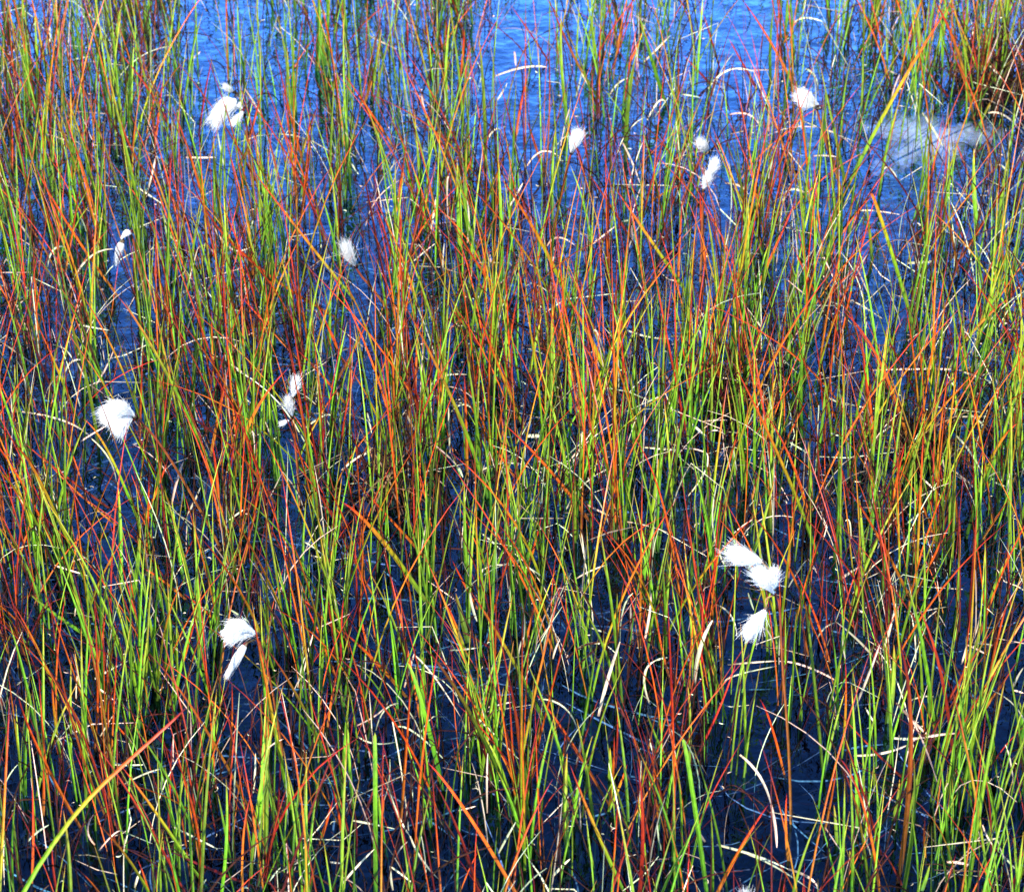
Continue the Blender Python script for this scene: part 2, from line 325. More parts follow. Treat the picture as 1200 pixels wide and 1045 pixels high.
(0, 695): """
o 860 720 690 430 520 210 *1.2;o 260 760 130 540 60 350 *1.2;r 650 1040 500 780 320 510 *1.2;m 700 990 560 790 420 600 *1.2;o 690 1010 690 830 600 530 *1.2
r 590 760 600 520 *1.3;o 480 540 350 400;m 1010 700 950 420 880 60 *1.3;m 1150 590 1050 380 930 190;o 1194 130 1040 0;o 1180 300 1060 20;o 1150 430 1190 230
r 980 1040 1080 780 1190 500 *1.3;o 850 1040 850 860 880 700 *1.3;o 1120 860 1165 720 *1.3;o 1194 840 1160 670;m 1080 1045 1110 880;g 930 840 935 440 *1.4
g 1060 960 1010 640;g 240 1040 220 760 *1.3;g 300 440 260 200;m 210 540 180 280;o 330 460 330 200;o 340 240 370 60;o 200 400 230 0;g 150 500 150 100
g 110 400 30 100;m 190 330 40 30;g 330 160 200 80 100 0;m 600 340 690 60;g 800 900 760 700;g 770 1000 790 650;d 970 760 980 560;o 800 560 810 310
r 910 560 915 330;o 740 80 640 0;r 290 640 280 480;d 830 1000 700 950 590 900 *1.2;d 160 830 0 700;r 200 1040 180 880;o 520 1045 480 930;o 150 760 150 600
o 110 980 110 640;g 690 560 740 360;g 60 960 40 760
s 330 300 450 235 *1.5;s 225 420 240 470 310 540 *1.2;s 300 400 295 330;s 340 330 400 375;s 310 520 300 420;s 350 500 400 420;s 330 880 305 830 325 775
s 345 900 400 840 430 835;s 430 835 540 880;s 430 670 510 630 570 615;s 565 700 570 615;s 400 600 500 600;s 600 815 760 895 *1.2;s 885 700 893 560 *1.3
s 935 570 940 540 990 510;s 1040 330 1060 240 1075 225;s 470 1030 490 970 *1.4;s 690 1040 720 1000;s 1150 940 1194 945;s 265 380 270 280;s 260 80 270 40 290 70
s 620 180 740 10;s 800 55 870 100;s 95 870 170 810;s 20 660 60 600;s 940 1010 980 960""",
(400, 695): """
o 620 1045 440 770 300 590 *1.2;r 480 1045 420 860 320 650 *1.3;o 220 350 110 230 0 130 *1.2;m 620 780 450 420 280 180 *1.4;m 700 420 580 200 450 -10 *1.4
o 920 700 790 500 670 340;g 600 760 560 620 500 500 *1.3;g 350 650 280 380 230 240 *1.2;g 120 1000 118 600 115 500 *1.3;g 150 860 130 700;o 210 760 230 500 240 330
o 340 640 345 480 *1.2;r 275 780 270 630;o 640 760 620 500 580 280 *1.4;m 640 640 700 450;m 980 1010 880 800 800 600 *1.4;r 820 600 870 450 900 370
r 940 1040 1000 880 1020 800 *1.3;r 1040 1045 1055 840 1035 580 *1.8;o 940 700 955 500 *1.2;g 940 640 940 540 *1.4;m 940 740 1000 600;r 960 580 965 350
r 1194 480 1090 330 980 190;g 1130 560 1070 420;g 850 420 900 150;g 960 130 965 0;o 1140 240 1100 60;g 1160 900 1160 760;g 790 850 790 560 *1.8
o 780 620 785 480;g 880 940 860 800;o 490 420 530 270;g 90 420 70 160;g 40 700 20 400;o 100 200 60 40;r 0 220 10 0;o 640 170 680 0;r 350 110 340 0
m 430 180 370 40 *1.3;g 440 150 400 0 *1.6;o 570 1040 640 850 740 650;r 1080 860 1050 720;r 1130 920 1140 760;o 140 800 150 700;d 90 740 150 560
r 250 660 330 510;d 540 200 470 160 410 130 *1.2
s 0 1020 115 895 *1.6;s 160 670 200 780 240 850;s 240 850 280 930 340 1000 *1.3;s 190 930 230 870;s 180 1040 170 955 *1.3;s 170 955 250 1015 *1.2
s 40 795 190 825 *1.2;s 410 760 470 745;s 190 470 260 490 380 605 *1.2;s 385 570 410 600;s 120 480 150 410 200 385;s 50 495 110 525 190 520;s 50 465 130 420 165 375
s 220 330 255 210 *1.2;s 260 220 330 300 415 430 *1.2;s 415 430 440 490 460 530;s 510 770 512 560;s 550 910 610 800 *1.3;s 740 990 800 930 *1.4
s 480 440 540 500 620 580;s 510 400 600 380;s 690 370 780 400 830 490;s 820 600 840 500 *1.5;s 900 430 930 310 975 170 *2;s 975 170 985 60 1020 0
s 830 190 900 175 960 210;s 1080 390 1060 290 1100 235 *1.2;s 1100 235 1140 225;s 1095 570 1078 510;s 1020 180 1012 40 *1.3;s 1060 170 1085 0 *1.6
s 740 90 755 0 *1.4;s 635 180 630 35;s 620 220 640 150;s 450 0 475 100 *1.6;s 740 230 765 160;s 380 200 480 190;s 0 280 50 240;s 1120 900 1105 800;s 870 120 930 140
s 250 730 245 660 *1.4""",
(800, 695): """
o 760 930 800 520 760 170 *1.7;o 690 1045 640 770 545 570 *1.3;r 945 540 900 260 820 40 *1.4;g 880 440 840 180 790 -10 *1.2;g 770 1045 810 800 810 580 *1.8
g 720 420 740 180 *1.8;g 490 590 450 200 430 60;o 440 200 410 0;o 370 890 365 700 *1.4;o 120 1045 210 880 300 740 *1.2;r 60 800 110 690 230 480
r 50 560 130 400 190 230;g 80 980 20 600 0 540 *1.3;g 20 560 15 300;g 110 300 100 180;o 350 600 310 460 270 370;m 650 1040 620 800 560 610 *1.2
g 590 440 600 240;g 500 600 570 340;r 770 640 660 540 550 420;r 690 880 620 660 560 500;r 280 1040 250 800;m 960 520 1060 400 1170 240 *1.5
r 1030 560 1110 420 1110 300;g 1010 940 1060 640 1130 300 *1.2;g 930 860 900 560 *1.2;g 1190 500 1180 380 *1.5;g 990 340 1050 100
o 1060 340 1110 130 1140 40;r 1080 920 1070 700 1030 580;o 1060 1045 1090 950;r 1150 1045 1194 900;o 850 900 850 780;g 930 1045 900 870
g 740 770 760 650;g 680 860 675 630;r 760 1000 700 900;m 560 500 570 230;d 740 370 600 260;o 500 800 540 600;g 590 960 585 900
g 840 1020 865 950 *1.6;g 540 860 530 740
s 200 565 270 640 310 740 *1.6;s 310 740 330 890 *1.5;s 120 880 260 920 370 965 *1.6;s 370 965 450 1000 475 1045 *1.4;s 230 915 330 960 450 1040;s 600 568 700 560 790 530 *1.4
s 800 520 870 500 960 490 *1.5;s 725 505 800 510 870 500 *1.3;s 750 385 830 470 870 500 *1.4;s 800 440 850 540 910 710 *1.4;s 965 535 1015 550 *1.7
s 800 375 840 362 880 362;s 160 250 240 243 330 237 *1.2;s 545 310 430 255 340 238 *1.2;s 150 320 180 290 330 255;s 695 255 620 170 540 102 *1.3;s 470 160 500 120 540 102
s 600 410 650 290 690 180 *1.4;s 700 210 725 130 745 55 *1.6;s 40 340 60 200 105 95 *2;s 975 250 995 180;s 995 180 1065 215;s 1155 335 1194 260 *1.8;s 1160 340 1194 350
s 560 150 570 230;s 610 60 640 70 *1.5;s 1050 810 1085 880 1140 930;s 925 940 1000 950 *1.5;s 80 870 55 830 *1.4;s 1160 700 1150 600 1130 530;s 500 820 540 880 570 920
s 640 400 675 460;s 120 40 170 80 190 150;s 290 120 320 180;s 230 0 250 60""",
}
BASEW = {'g': 4.0, 'm': 3.3, 'o': 2.9, 'r': 2.5, 'd': 2.5, 's': 2.0}
LOOK = {'g': 'green sedge leaf', 'm': 'green sedge leaf turning orange at its tip', 'o': 'orange sedge leaf', 'r': 'red sedge leaf', 'd': 'dark maroon sedge leaf'}
K = 400.0 / 1194.0
recs = []
for (ox, oy), txt in TRACE.items():
    for item in txt.replace('\n', ';').split(';'):
        item = item.strip()
        if not item: continue
        tk = item.split(); code = tk[0]; wf = 1.0
        if tk[-1][0] == '*': wf = float(tk.pop()[1:])
        v = [float(q) for q in tk[1:]]
        pts = [(ox + v[i] * K, oy + v[i + 1] * K) for i in range(0, len(v), 2)]
        recs.append((code, pts, wf))
def length_px(p): return sum(math.dist(p[i], p[i + 1]) for i in range(len(p) - 1))
greens = [r for r in recs if r[0] != 's']; straws = [r for r in recs if r[0] == 's']
greens.sort(key=lambda r: -length_px(r[1])); straws.sort(key=lambda r: -length_px(r[1]))
extra_leaves = MB(); extra_straw_and_glints = MB()
for idx, (code, pts, wf) in enumerate(greens):
    (bx, by), (tx, ty) = pts[0], pts[-1]
    # the foot goes on a little past its lowest visible point, into the water
    q = pts[1]; L = math.dist(pts[0], q); k = random.uniform(.10, .35) * L / max(L, 1)
    bx += (bx - q[0]) * k * .6; by += (by - q[1]) * k
    B = on_water(bx, by)
    H = abs(by - ty) * px_size(B)
    dy = random.uniform(-.18, .22) * H
    T = at_y(tx, ty, B.y + dy)
    w = BASEW[code] * wf * px_size(B) * (1.0 if len(pts) == 2 else 1.05) * random.uniform(.85, 1.1)
    if len(pts) == 3: Mp = at_y(pts[1][0], pts[1][1], B.y + dy * random.uniform(.35, .55))
    else: Mp = (B + T) * .5 + Vector((random.uniform(-.03, .03) * H, 0, random.uniform(0, .03) * H))
    P = quad(B, Mp, T, 9)
    foot = B + (P[0] - P[1]).normalized() * .05; foot.z = min(foot.z, -.03)
    P = [foot] + P
    mb = MB() if idx < 290 else extra_leaves
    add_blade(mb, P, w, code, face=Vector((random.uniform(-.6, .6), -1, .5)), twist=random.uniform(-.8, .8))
    if idx < 290:
        o = mb.build('sedge_leaf', M_LEAF, None, B)
        lp = length_px(pts); dx = tx - bx; an = math.degrees(math.atan2(dx, by - ty))
        lean = 'leaning left' if an < -12 else 'leaning right' if an > 12 else 'standing upright'
        size = 'long' if lp > 150 else 'short' if lp < 65 else ''
        look = (size + ' ' if size else '') + LOOK[code] + ' ' + lean + ','
        if code == 'm': look = (size + ' ' if size else '') + 'orange-tipped green leaf ' + lean + ','
        describe_later(o, look, 'sedge leaf', 'single sedge leaves standing in the bog water', ((bx + tx) / 2, (by + ty) / 2))
for idx, (code, pts, wf) in enumerate(straws):
    low = max(p[1] for p in pts); lx = [p for p in pts if p[1] == low][0][0]
    G = on_water(lx, low + random.uniform(4, 26))
    ys = [G.y + random.uniform(-.012, .012) for _ in pts]
    W = [at_y(p[0], p[1], y) for p, y in zip(pts, ys)]
    if len(W) == 2: W.insert(1, (W[0] + W[1]) * .5 + Vector((random.uniform(-.04, .04), 0, random.uniform(-.02, .04))) * (W[0] - W[1]).length)
    w = BASEW['s'] * wf * px_size(G) * random.uniform(.85, 1.2)
    mb = MB() if idx < 280 else extra_straw_and_glints
    add_blade(mb, quad(*W, 8), w, 's', prof=prof_straw, thick=.4, twist=random.uniform(-.9, .9), face=Vector((random.uniform(-.7, .7), -1, .7)), var=random.uniform(.6, 1.05))
    if idx < 280:
        o = mb.build('dead_leaf', M_STRAW, None, W[0].copy())
        lp = length_px(pts); ch = math.dist(pts[0], pts[-1])
        an = abs(math.degrees(math.atan2(abs(pts[-1][1] - pts[0][1]), abs(pts[-1][0] - pts[0][0]) + 1e-6)))
        form = 'bent' if lp > ch * 1.10 else 'flat-lying' if an < 25 else 'upright' if an > 62 else 'slanting'
        size = 'long ' if lp > 75 else 'short ' if lp < 32 else ''
        describe_later(o, size + form + ' dead straw leaf' + (' of broad width,' if wf >= 1.5 else ','), 'dead leaf', 'bleached dead sedge leaves',
                       (sum(p[0] for p in pts) / len(pts), sum(p[1] for p in pts) / len(pts)))

# the big leaf in the lower left corner, nearest the camera
mb = MB()
bp_ = [(20, 1052), (84, 953), (141, 899), (201, 846), (218, 829)]
B0 = on_water(20, 1080); y0 = B0.y - .10
P = [at_y(x, y, y0 + i * .015) for i, (x, y) in enumerate(bp_)]
foot = on_water(-8, 1150)
ctrl = [foot + Vector((0, 0, -.02)), foot.lerp(P[0], .5)] + P
fine = []
for i in range(len(ctrl) - 1):
    for j in range(3): fine.append(ctrl[i].lerp(ctrl[i + 1], j / 3))
fine.append(ctrl[-1])
for _ in range(3):
    fine = [fine[0]] + [fine[i] * .5 + (fine[i - 1] + fine[i + 1]) * .25 for i in range(1, len(fine) - 1)] + [fine[-1]]
add_blade(mb, fine, 5.2 * px_size(P[2]), 'G', var=1.1, face=Vector((.2, -1, .6)))
o = mb.build('sedge_leaf', M_LEAF, None, foot)
tag(o, 'big orange-tipped sedge leaf slanting across the lower left corner, nearest the camera', 'sedge leaf', 'single sedge leaves standing in the bog water')

# ------------------------------------------------------------------ growing leaves of shoots and tufts
def grow(base, az, lean, length, bend, n=7):
    """points of a leaf that leaves the base upright-ish and bows outward"""
    pts = [base + Vector((0, 0, -.05))]; p = base.copy(); a = lean * .55
    d = Vector((math.sin(az), math.cos(az), 0)); step = length / n
    pts.append(p.copy())
    for i in range(n):
        a += (lean * .45 + bend) / n
        p = p + (d * math.sin(a) + Vector((0, 0, 1)) * math.cos(a)) * step
        pts.append(p.copy())
    return pts
def lean_az(x):
    """wind-set lean: left half bows to the left, right half mixed"""
    c = -90 if random.random() < (.66 if x < .1 else .50) else 90
    return R(c + random.gauss(0, 48))
def leaf_code(bias):
    u = random.random()
    if bias == 'green': return 'g' if u < .88 else 'm'
    if bias == 'red': return 'o' if u < .45 else 'r' if u < .75 else 'd' if u < .9 else 'm'
    return 'g' if u < .46 else 'm' if u < .58 else 'o' if u < .81 else 'r' if u < .93 else 'd'
def one_leaf(mb, base, code, scale=1.0, ws=1.0):
    if code == 'g':
        L = random.uniform(.09, .21); ln = abs(random.gauss(0, R(8))) + R(2); bd = abs(random.gauss(0, R(7))); w = random.uniform(.0014, .0031)
    elif code == 'm':
        L = random.uniform(.15, .30); ln = abs(random.gauss(R(10), R(13))); bd = random.gauss(R(10), R(12)); w = random.uniform(.0013, .0025)
    elif code == 'd':
        L = random.uniform(.08, .22); ln = abs(random.gauss(R(16), R(16))); bd = random.gauss(R(8), R(18)); w = random.uniform(.0008, .0016)
    else:
        L = random.uniform(.11, .26); ln = abs(random.gauss(R(12), R(15))); bd = random.gauss(R(6), R(12)); w = random.uniform(.0010, .0021)
    az = lean_az(base.x) if code != 'g' else R(random.uniform(0, 360))
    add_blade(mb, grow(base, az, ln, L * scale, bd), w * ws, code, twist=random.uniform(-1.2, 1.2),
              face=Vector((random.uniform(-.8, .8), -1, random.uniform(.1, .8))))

TUFTS = [((172, 812), 15, 'green', 1.15, 'bright green tuft of upright leaves, left of centre near the bottom', .017),
 ((462, 582), 14, 'green', 1.0, 'green tuft rising from brown litter in the middle of the pool', .026),
 ((724, 628), 13, 'red', 1.35, 'fiery red and orange tuft standing tall in the middle', .012),
 ((850, 478), 15, 'mixed', .95, 'tuft of green and rusty leaves with a dark soaked base', .028),
 ((1078, 530), 14, 'mixed', 1.05, 'green and orange tuft ringed by bleached straw on the right', .022),
 ((612, 962), 13, 'mixed', 1.1, 'orange and green tuft at the lower middle', .014),
 ((1112, 945), 14, 'green', 1.15, 'tall green tuft with straw across it at the lower right', .018),
 ((42, 205), 14, 'mixed', 1.1, 'dense green and orange tuft at the upper left edge', .034),
 ((1165, 100), 16, 'mixed', .95, 'rusty green tuft over black litter at the upper right corner', .04),
 ((500, 262), 12, 'mixed', 1.1, 'green and orange tuft at the upper middle', .02),
 ((250, 250), 10, 'green', 1.0, 'loose green tuft below the drooping double cotton head', .025),
 ((70, 690), 12, 'mixed', 1.0, 'green and rusty tuft near the left edge', .025),
 ((320, 1010), 11, 'mixed', 1.05, 'orange and green tuft at the bottom edge, left of middle', .02),
 ((960, 285), 12, 'green', 1.05, 'green tuft in front of the round cotton head', .028),
 ((770, 770), 10, 'green', 1.0, 'slender green tuft left of the three-tassel cotton head', .016)]
for (px, py), n, bias, sc, lab, rad in TUFTS:
    c = on_water(px, py); root = empty('sedge_tuft', c)
    tag(root, lab, 'sedge tuft', 'dense sedge tufts in the pool')
    for i in range(n):
        a = random.uniform(0, 6.28); r = rad * math.sqrt(random.random())
        mb = MB(); one_leaf(mb, Vector((r * math.cos(a), r * math.sin(a) * 1.2, 0)), leaf_code(bias), sc)
        mb.build('leaf', M_LEAF, root)

# ------------------------------------------------------------------ where shoots grow
HOLES = [(915, 985, 95), (430, 625, 55), (700, 690, 45), (600, 150, 60), (1090, 190, 70), (880, 30, 60), (230, 60, 45), (330, 190, 30), (980, 900, 50),
         (700, 880, 50), (560, 780, 45), (800, 560, 30), (960, 470, 35), (420, 20, 30), (640, 30, 50), (130, 610, 30), (30, 900, 40), (260, 860, 35), (1020, 250, 50)]
def open_water(px, py):
    for x, y, r in HOLES:
        if math.hypot(px - x, (py - y) * 1.3) < r: return True
    return False
COTTON = [(267, 128, 26), (947, 118, 20), (674, 167, 14), (824, 172, 12), (831, 206, 14), (144, 288, 15), (410, 300, 13), (342, 470, 16), (138, 491, 26), (280, 762, 26), (882, 692, 36)]
def hides_cotton(px, py):
    return any(abs(px - x) < r * .8 and y - 10 < py < y + 200 for x, y, r in COTTON)
def random_spot(x0, x1, y0, y1, tall=True):
    while True:
        p = Vector((random.uniform(x0, x1), random.uniform(y0, y1), 0))
        q = project(p)
        if open_water(*q) and random.random() < .9: continue
        d = .62 + noise.noise(Vector((p.x * 8, p.y * 7, 7.3))) * .32
        if random.random() > max(.25, min(1, d)) * (1 - (.30 if q[1] < 260 and (q[0] < 210 or q[0] > 1020 or 380 < q[0] < 560) else .62) * min(1, max(0, (p.y - 2.7) / .8)) - .20 * min(1, max(0, (2.5 - p.y) / .4))): continue
        if tall and hides_cotton(*q) and random.random() < .93: continue
        return p, q
spots = []
for _ in range(1080):
    p, q = random_spot(-.80, .80, 1.70, 4.05)
    spots.append((p, q))
inview = sorted([s for s in spots if -10 < s[1][0] < 1210 and s[1][1] < 1130 and s[1][1] > -40], key=lambda s: -s[1][1])
single = set(id(s) for s in inview[:300])
far_leaves = MB()
for s in spots:
    p, q = s
    bias = random.choices(['green', 'mixed', 'red'], [.36, .44, .20])[0]
    n = random.choice([2, 2, 3, 3, 4, 4, 5])
    if id(s) in single:
        root = empty('sedge_shoot', p); codes = []
        for i in range(n):
            c = leaf_code(bias); codes.append(c)
            mb = MB(); one_leaf(mb, Vector((random.gauss(0, .006), random.gauss(0, .006), 0)), c); mb.build('leaf', M_LEAF, root)
        ng = sum(c in 'gm' for c in codes)
        col = 'green' if ng == n else 'red' if ng == 0 else 'red and green'
        size = ['', '', 'two-leaved', 'three-leaved', 'four-leaved', 'five-leaved'][n]
        describe_later(root, size + ' ' + col + ' sedge shoot', 'sedge shoot', 'small sedge shoots rising from the water', (q[0], q[1]))
    else:
        for i in range(n): one_leaf(far_leaves, p + Vector((random.gauss(0, .006), random.gauss(0, .006), 0)), leaf_code(bias))
# beyond the frame on every side, so the pool goes on
for _ in range(900):
    p = Vector((random.uniform(-2.6, 2.6), random.uniform(.9, 7.5), 0))
    if -.80 < p.x < .80 and 1.70 < p.y < 4.05: continue
    bias = random.choices(['green', 'mixed', 'red'], [.40, .38, .22])[0]
    for i in range(3): one_leaf(far_leaves, p + Vector((random.gauss(0, .008), random.gauss(0, .008), 0)), leaf_code(bias))
fill = MB()
for _ in range(3000):                      # thin dark young leaves low between the shoots
    p, q = random_spot(-.8, .8, 1.7, 4.05)
    one_leaf(fill, p, random.choice('ddroogggg'), random.uniform(.35, .9), .65)
for mb_ in (extra_leaves, fill):
    k = len(far_leaves.v); far_leaves.v += mb_.v; far_leaves.c += mb_.c; far_leaves.f += [tuple(i + k for i in f) for f in mb_.f]
tag(far_leaves.build('sedge_sward', M_LEAF), 'thin sward of green, orange and red sedge filling the rest of the pool', 'sedge', kind='stuff')

# ------------------------------------------------------------------ straw, sunken litter and painted glints nobody could count
for _ in range(620):                        # lying and floating bits
    p, q = random_spot(-.85, .85, 1.65, 4.1, False)
    a = random.uniform(0, 6.28); L = random.uniform(.02, .09)
    A = p + Vector((0, 0, random.uniform(.001, .015)))
    Bq = A + Vector((math.cos(a) * L, math.sin(a) * L, random.uniform(0, .5) * L))
    Mm = A.lerp(Bq, random.uniform(.3, .7)) + Vector((random.gauss(0, .1), random.gauss(0, .1), random.gauss(.02, .05))) * L; Mm.z = max(Mm.z, .002)
    add_blade(extra_straw_and_glints, [A, A.lerp(Mm, .5), Mm, Mm.lerp(Bq, .5), Bq], random.uniform(.0006, .0016), random.choice('ssbb'), prof=prof_straw, thick=.2, twist=random.uniform(-2, 2), var=random.uniform(.35, 1.0))
for _ in range(1250):                       # bleached leaves still standing, bowed over or snapped
    p, q = random_spot(-.85, .85, 1.65, 4.1)
    az = random.uniform(0, 6.28); L = random.uniform(.05, .15); P = grow(p, az, abs(random.gauss(0, R(22))), L, random.gauss(R(25), R(28)), 6)
    if random.random() < .45:
        k = random.randint(3, 5); az2 = az + random.gauss(0, .9); dn = random.uniform(-1.3, .3)
        d = Vector((math.sin(az2) * math.cos(dn), math.cos(az2) * math.cos(dn), math.sin(dn)))
        st = L / 7
        P = P[:k + 1] + [P[k] + d * st * (m + 1) for m in range(7 - k)]
        if min(v.z for v in P[1:]) < 0: continue
    add_blade(extra_straw_and_glints, P, random.uniform(.0006, .0014), 's', prof=prof_straw, thick=.5, twist=random.uniform(-.8, .8), var=random.uniform(.3, 1.0))
for _ in range(1900):                       # pale curls round the stems, painted in place of waterline glints
    if random.random() < .6: p = random.choice(spots)[0] + Vector((random.gauss(0, .008), random.gauss(-.004, .006), 0))
    else: p, q = random_spot(-.8, .8, 1.7, 4.1)
    a = random.uniform(0, 6.28); L = random.uniform(.002, .007); A = p + Vector((0, 0, .001))
    d = Vector((math.cos(a), math.sin(a), random.uniform(0, .3))) * L
    add_blade(extra_straw_and_glints, quad(A, A + d * .5 + Vector((-d.y, d.x, 0)) * random.uniform(-.5, .5), A + d, 4), random.uniform(.0005, .0012), 's', prof=prof_straw, thick=.3, var=random.uniform(.5, 1.1))
tag(extra_straw_and_glints.build('straw_and_glints', M_STRAW), 'tangle of short bleached straws and painted waterline glints between the sedge stems', 'straw', kind='stuff')
sunk = MB()
for _ in range(3600):
    p = Vector((random.uniform(-.85, .85), random.uniform(1.6, 4.2), 0))
    a = random.uniform(0, 6.28); L = random.uniform(.03, .16)
    A = p + Vector((0, 0, -random.uniform(.003, .05)))
    Bq = A + Vector((math.cos(a) * L, math.sin(a) * L, random.uniform(-.03, .03))); Bq.z = min(-.003, Bq.z)
    Mm = (A + Bq) * .5 + Vector((random.uniform(-.15, .15), random.uniform(-.15, .15), -.05)) * L
    add_blade(sunk, quad(A, Mm, Bq, 5), random.uniform(.0008, .0022), random.choice('sssbbd'), prof=prof_straw, thick=.2, var=random.uniform(.4, 1.0))
dark = MB()
for _ in range(5000):                       # decayed black-brown stems, also drawn as dark reflections between the blades
    p, q = random_spot(-.85, .85, 1.65, 4.1)
    az = random.uniform(0, 6.28)
    add_blade(dark, grow(p, az, abs(random.gauss(0, R(22))), random.uniform(.03, .14), random.gauss(R(20), R(45)), 6), random.uniform(.0008, .0019), 'k', prof=prof_straw, var=random.uniform(.5, 1.6))
for _ in range(420):                        # the matted black clump in the far right corner, others under the tufts
    tx, ty = random.choice([(1160, 95), (1160, 95), (1185, 110), (850, 480), (450, 590), (1080, 535)])
    p = on_water(random.gauss(tx, 22), random.gauss(ty, 9))
    add_blade(dark, grow(p, random.uniform(0, 6.28), abs(random.gauss(R(30), R(25))), random.uniform(.03, .12), random.gauss(R(30), R(40)), 6), random.uniform(.001, .0022), random.choice('kkb'), prof=prof_straw, var=random.uniform(.5, 1.5))
tag(dark.build('decayed_stems_and_reflections', M_LITTER), 'thin black and maroon decayed stems and painted dark reflections low in the water', 'dead stems', kind='stuff')
tag(sunk.build('sunken_litter', M_LITTER), 'criss-crossed dead leaves lying under the dark water', 'litter', kind='stuff')

# bright reflection painted as a pale film on the water, upper right and upper left
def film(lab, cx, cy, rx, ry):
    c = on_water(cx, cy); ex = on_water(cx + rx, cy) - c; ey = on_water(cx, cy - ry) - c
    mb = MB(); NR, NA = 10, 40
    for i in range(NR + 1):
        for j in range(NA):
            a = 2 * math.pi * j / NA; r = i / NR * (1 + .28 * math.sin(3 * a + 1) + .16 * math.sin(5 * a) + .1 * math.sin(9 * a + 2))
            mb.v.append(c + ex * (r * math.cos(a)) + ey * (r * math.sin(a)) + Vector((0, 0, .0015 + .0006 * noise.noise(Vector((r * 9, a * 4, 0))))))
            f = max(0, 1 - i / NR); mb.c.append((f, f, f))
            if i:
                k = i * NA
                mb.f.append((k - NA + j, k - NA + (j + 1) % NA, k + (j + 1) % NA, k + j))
    tag(mb.build('reflection_film', M_REFLECTION, None, c), lab, 'painted_reflection', kind='stuff')
film('soft pale reflection painted as a film on the blue water at the upper right', 1086, 164, 78, 34)

# ------------------------------------------------------------------ bog cotton in seed
def tube(mb, pts, r0, r1, col0, col1, n=6):
    base = len(mb.v); N = len(pts)
    for i, p in enumerate(pts):
        t = i / (N - 1); tg = (pts[min(i + 1, N - 1)] - pts[max(i - 1, 0)]).normalized()
        s = tg.orthogonal().normalized(); u = tg.cross(s); r = r0 + (r1 - r0) * t
        c = tuple(col0[j] + (col1[j] - col0[j]) * t for j in range(3))
        for j in range(n):
            a = 2 * math.pi * j / n; mb.v.append(p + s * (r * math.cos(a)) + u * (r * math.sin(a))); mb.c.append(c)
        if i:
            k = base + i * n
            for j in range(n): mb.f.append((k - n + j, k - n + (j + 1) % n, k + (j + 1) % n, k + j))
    mb.f.append(tuple(base + j for j in reversed(range(n)))); mb.f.append(tuple(base + (N - 1) * n + j for j in range(n)))
def smooth_path(ctrl, sub=4):
    out = []
    c = [ctrl[0]] + ctrl + [ctrl[-1]]
    for i in range(1, len(c) - 2):
        p0, p1, p2, p3 = c[i - 1], c[i], c[i + 1], c[i + 2]
        for j in range(sub):
            t = j / sub
            out.append(.5 * ((2 * p1) + (p2 - p0) * t + (2 * p0 - 5 * p1 + 4 * p2 - p3) * t * t + (3 * p1 - p0 - 3 * p2 + p3) * t ** 3))
    out.append(ctrl[-1]); return out
def tassel(mb, a, mid, e, wid, flare, n):
    """silky bristles from the spikelet at a, bundled along the curve, loose at the end e"""
    ax = quad(a, mid, e, 8); L = (e - a).length
    core = len(mb.v); K8 = 8
    for i, p in enumerate(ax):                                    # the packed inside of the bundle
        t = i / 8; tg = (ax[min(i + 1, 8)] - ax[max(i - 1, 0)]).normalized()
        s = tg.orthogonal().normalized(); u = tg.cross(s)
        r = wid * .36 * (.28 + .72 * math.sin(math.pi * min(1, .08 + t * .72)) * (1 if t < .8 else 1 - (t - .8) * 3.6))
        for j in range(K8):
            q = 2 * math.pi * j / K8; rr = r * random.uniform(.8, 1.15)
            mb.v.append(p + s * (rr * math.cos(q)) + u * (rr * math.sin(q))); mb.c.append((1, 1, 1))
        if i:
            k = core + i * K8
            for j in range(K8): mb.f.append((k - K8 + j, k - K8 + (j + 1) % K8, k + (j + 1) % K8, k + j))
    for _ in range(n):
        t0 = random.random() ** 1.6 * .45; ang = random.uniform(0, 6.28); rad = wid * .5 * math.sqrt(random.uniform(.1, 1))
        le = random.uniform(.55, 1.16); pts = []
        tg = (ax[8] - ax[4]).normalized(); s = tg.orthogonal().normalized(); u = tg.cross(s)
        off = s * math.cos(ang) + u * math.sin(ang)
        jit = Vector((random.gauss(0, 1), random.gauss(0, 1), random.gauss(0, 1))) * (L * random.choice([.04, .05, .08, .14]))
        for i in range(5):
            f = i / 4; t = min(1.0, t0 + f * (le - t0)) if le > t0 + .1 else min(1.0, t0 + f * .3)
            x = t * 8; ii = min(7, int(x)); p = ax[ii].lerp(ax[ii + 1], x - ii)
            if le > 1 and f == 1: p = p + tg * (le - 1) * L
            sp_ = .22 + flare * math.sin(min(1.0, t * 1.15) * math.pi * .62) if flare > .68 else .2 + .9 * math.sin(math.pi * min(1, t) ** .8) * (1 - .35 * t)
            pts.append(p + off * rad * sp_ + jit * f * f * (1 if flare > .68 else .35))
        tube(mb, pts, random.uniform(.00010, .00024), .00005, (1, 1, 1), (1, 1, 1), 3)
